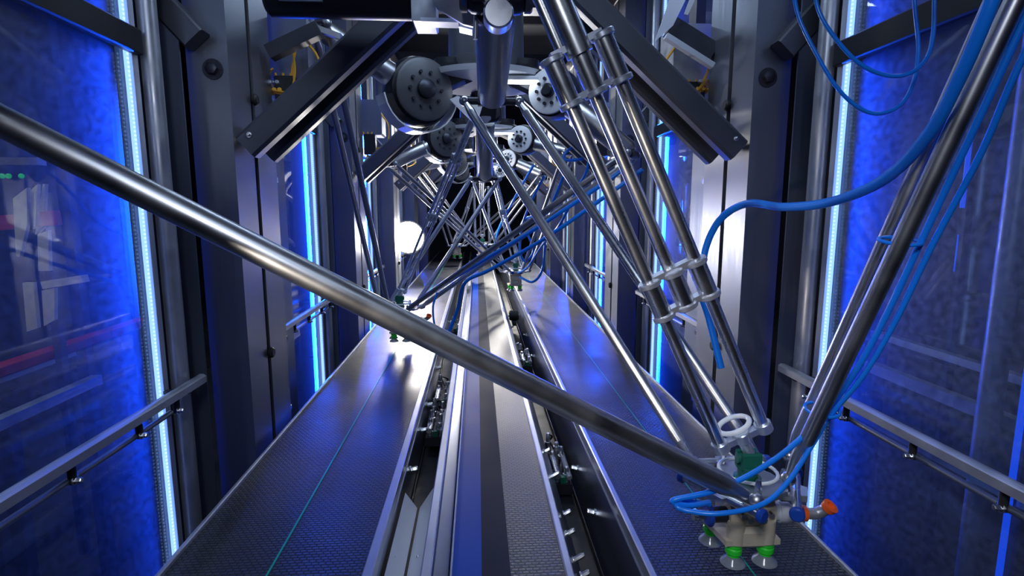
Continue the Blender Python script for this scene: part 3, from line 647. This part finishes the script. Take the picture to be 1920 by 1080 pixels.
for i, (u0, v0, u1, v1, X_, w) in enumerate(((1640, 625, 2000, 745, 1.9, .03), (1628, 685, 2000, 830, 1.75, .045), (1600, 770, 2000, 935, 1.45, .02))):
    p, q = at(u0, v0, X=X_), at(u1, v1, X=X_)
    t = thing('floor_rail', (X_, (p.y+q.y)/2, FZ), ('highest', 'middle and widest', 'lowest')[i]+' of the three grey rails beyond the right glass', 'rail')
    MB().beam((p.x, q.y, p.z), p, .04, w).build('bar', 'galvanised', t)
    for y in (p.y-.05, q.y+.1): MB().box((X_-.02, y-.02, FZ), (X_+.02, y+.02, p.z-w/2)).build('post', 'steel_dark', t)
a = at(1885, 540, X=1.7); tag(MB().cyl((a.x, a.y, FZ), (a.x, a.y, 3.2), .036, n=20).build('vertical_pipe', 'galvanised'), 'grey vertical pipe standing beyond the right glass', 'pipe')
def tubelight(u, v0, v1, X_, label, r=.009):
    a = at(u, (v0+v1)/2, X=X_); z0, z1 = at(u, v1, X=X_).z, at(u, v0, X=X_).z; z0 = max(z0, FZ)
    t = thing('light_tube', (a.x, a.y, FZ), label, 'light')
    MB().cyl((a.x, a.y, z0), (a.x, a.y, z1), r, n=12).build('tube', 'tube_blue', t)
    MB().box((a.x+.01, a.y-.01, FZ), (a.x+.03, a.y+.01, 3.2)).build('post', 'steel_dark', t)
tubelight(1888, 640, 1300, 1.42, 'bright blue light tube beyond the right glass, low and nearest the frame edge', .008)
tubelight(1812, 250, 390, 2.0, 'upper blue light tube beyond the right glass')
tubelight(1796, 440, 510, 2.05, 'short middle blue light tube beyond the right glass')
tubelight(1787, 545, 615, 2.1, 'lowest short blue light tube far beyond the right glass')
# hall ceiling lamps (out of view, over the side aisles)
def ceil_lamp(x, y, lab):
    t = thing('ceiling_lamp', (x, y, 3.2), lab, 'lamp', 'hall ceiling lamps')
    MB().box((x-.09, y-.65, 3.12), (x+.09, y+.65, 3.2), .01).build('housing', 'white_enamel', t); MB().box((x-.06, y-.6, 3.11), (x+.06, y+.6, 3.12)).build('diffuser', 'lamp_cool', t)
ceil_lamp(-2.6, 2.5, 'hall ceiling lamp over the left aisle'); ceil_lamp(2.6, 2.5, 'hall ceiling lamp over the right aisle')

# ------------------------------------------------------------------ lights
def light(kind, name, loc, energy, col, target=None, **k):
    l = bpy.data.lights.new(name, kind); l.energy = energy; l.color = col
    for a, b in k.items(): setattr(l, a, b)
    o = bpy.data.objects.new(name, l); C.objects.link(o); o.location = loc
    if target is not None: o.rotation_euler = (V(target)-V(loc)).to_track_quat('-Z', 'Y').to_euler()
    return o
COOL = (.60, .76, 1.)
light('AREA', 'key_overhead', (.1, -.5, 2.3), 7.5, COOL, (.1, 2.4, .4), shape='RECTANGLE', size=1.6, size_y=.5)
light('AREA', 'camera_lamp', (-.25, -.35, 1.45), 6, (.84, .90, 1.), (.35, 1.9, .7), shape='DISK', size=.35)
light('SPOT', 'front_spot', (-.15, -.3, 1.5), 34, (.92, .95, 1.), (.6, 1.15, .15), spot_size=math.radians(44), spot_blend=.6, shadow_soft_size=.12)
light('SPOT', 'warm_spot', (-.75, .15, .55), 32, (1., .88, .72), (.93, 2.1, .75), spot_size=math.radians(34), spot_blend=.25, shadow_soft_size=.03)
for k in range(1, 5):
    y = RY[k]-.85
    light('AREA', 'tunnel_lamp', (.1, y, 2.15), 9, COOL, (.1, y+.3, 0), shape='RECTANGLE', size=1.2, size_y=.12)
light('POINT', 'flood_glow', tuple(L0+ax*.09), 85, (1., .93, .86), shadow_soft_size=.09)
for s in (-1, 1):
    for k in range(5):
        y = 1.645+1.7*k; x = CX+s*1.018
        light('AREA', 'led_wash', (x, y, .85), 7.5, (.005, .075, 1.), (x+s*.085, y-.30, .85), shape='RECTANGLE', size=.012, size_y=3.2, spread=math.radians(60)).rotation_euler = \
            (lambda d: Matrix((V((0, 0, 1)).cross(-d), V((0, 0, 1)), -d)).transposed().to_euler())(V((s*.05, -1, 0)).normalized())
light('AREA', 'sheen_light', (.42, 8.4, 1.7), 130, (1., .95, .88), (.13, 2.2, 0), shape='DISK', size=.35)  # unseen light without a fixture, added for the sheen along the middle belt
for s in (-1, 1): light('AREA', 'hall_lamp', (s*2.6, 2.5, 3.08), 24 if s < 0 else 5, COOL, (s*2.6, 2.5, 0), shape='RECTANGLE', size=.12, size_y=1.2)
light('SPOT', 'hall_spot', (-1.5, .9, 1.9), 32, (1., .92, .75), (-2.05, 2.4, .6), spot_size=math.radians(30), spot_blend=.3)

w = bpy.data.worlds.new('world'); bpy.context.scene.world = w; w.use_nodes = True
w.node_tree.nodes['Background'].inputs['Color'].default_value = (.02, .05, .14, 1); w.node_tree.nodes['Background'].inputs['Strength'].default_value = .15
vs = bpy.context.scene.view_settings
vs.view_transform = 'Standard'; vs.look = 'None'; vs.exposure = 0; vs.gamma = 1; vs.use_curve_mapping = False
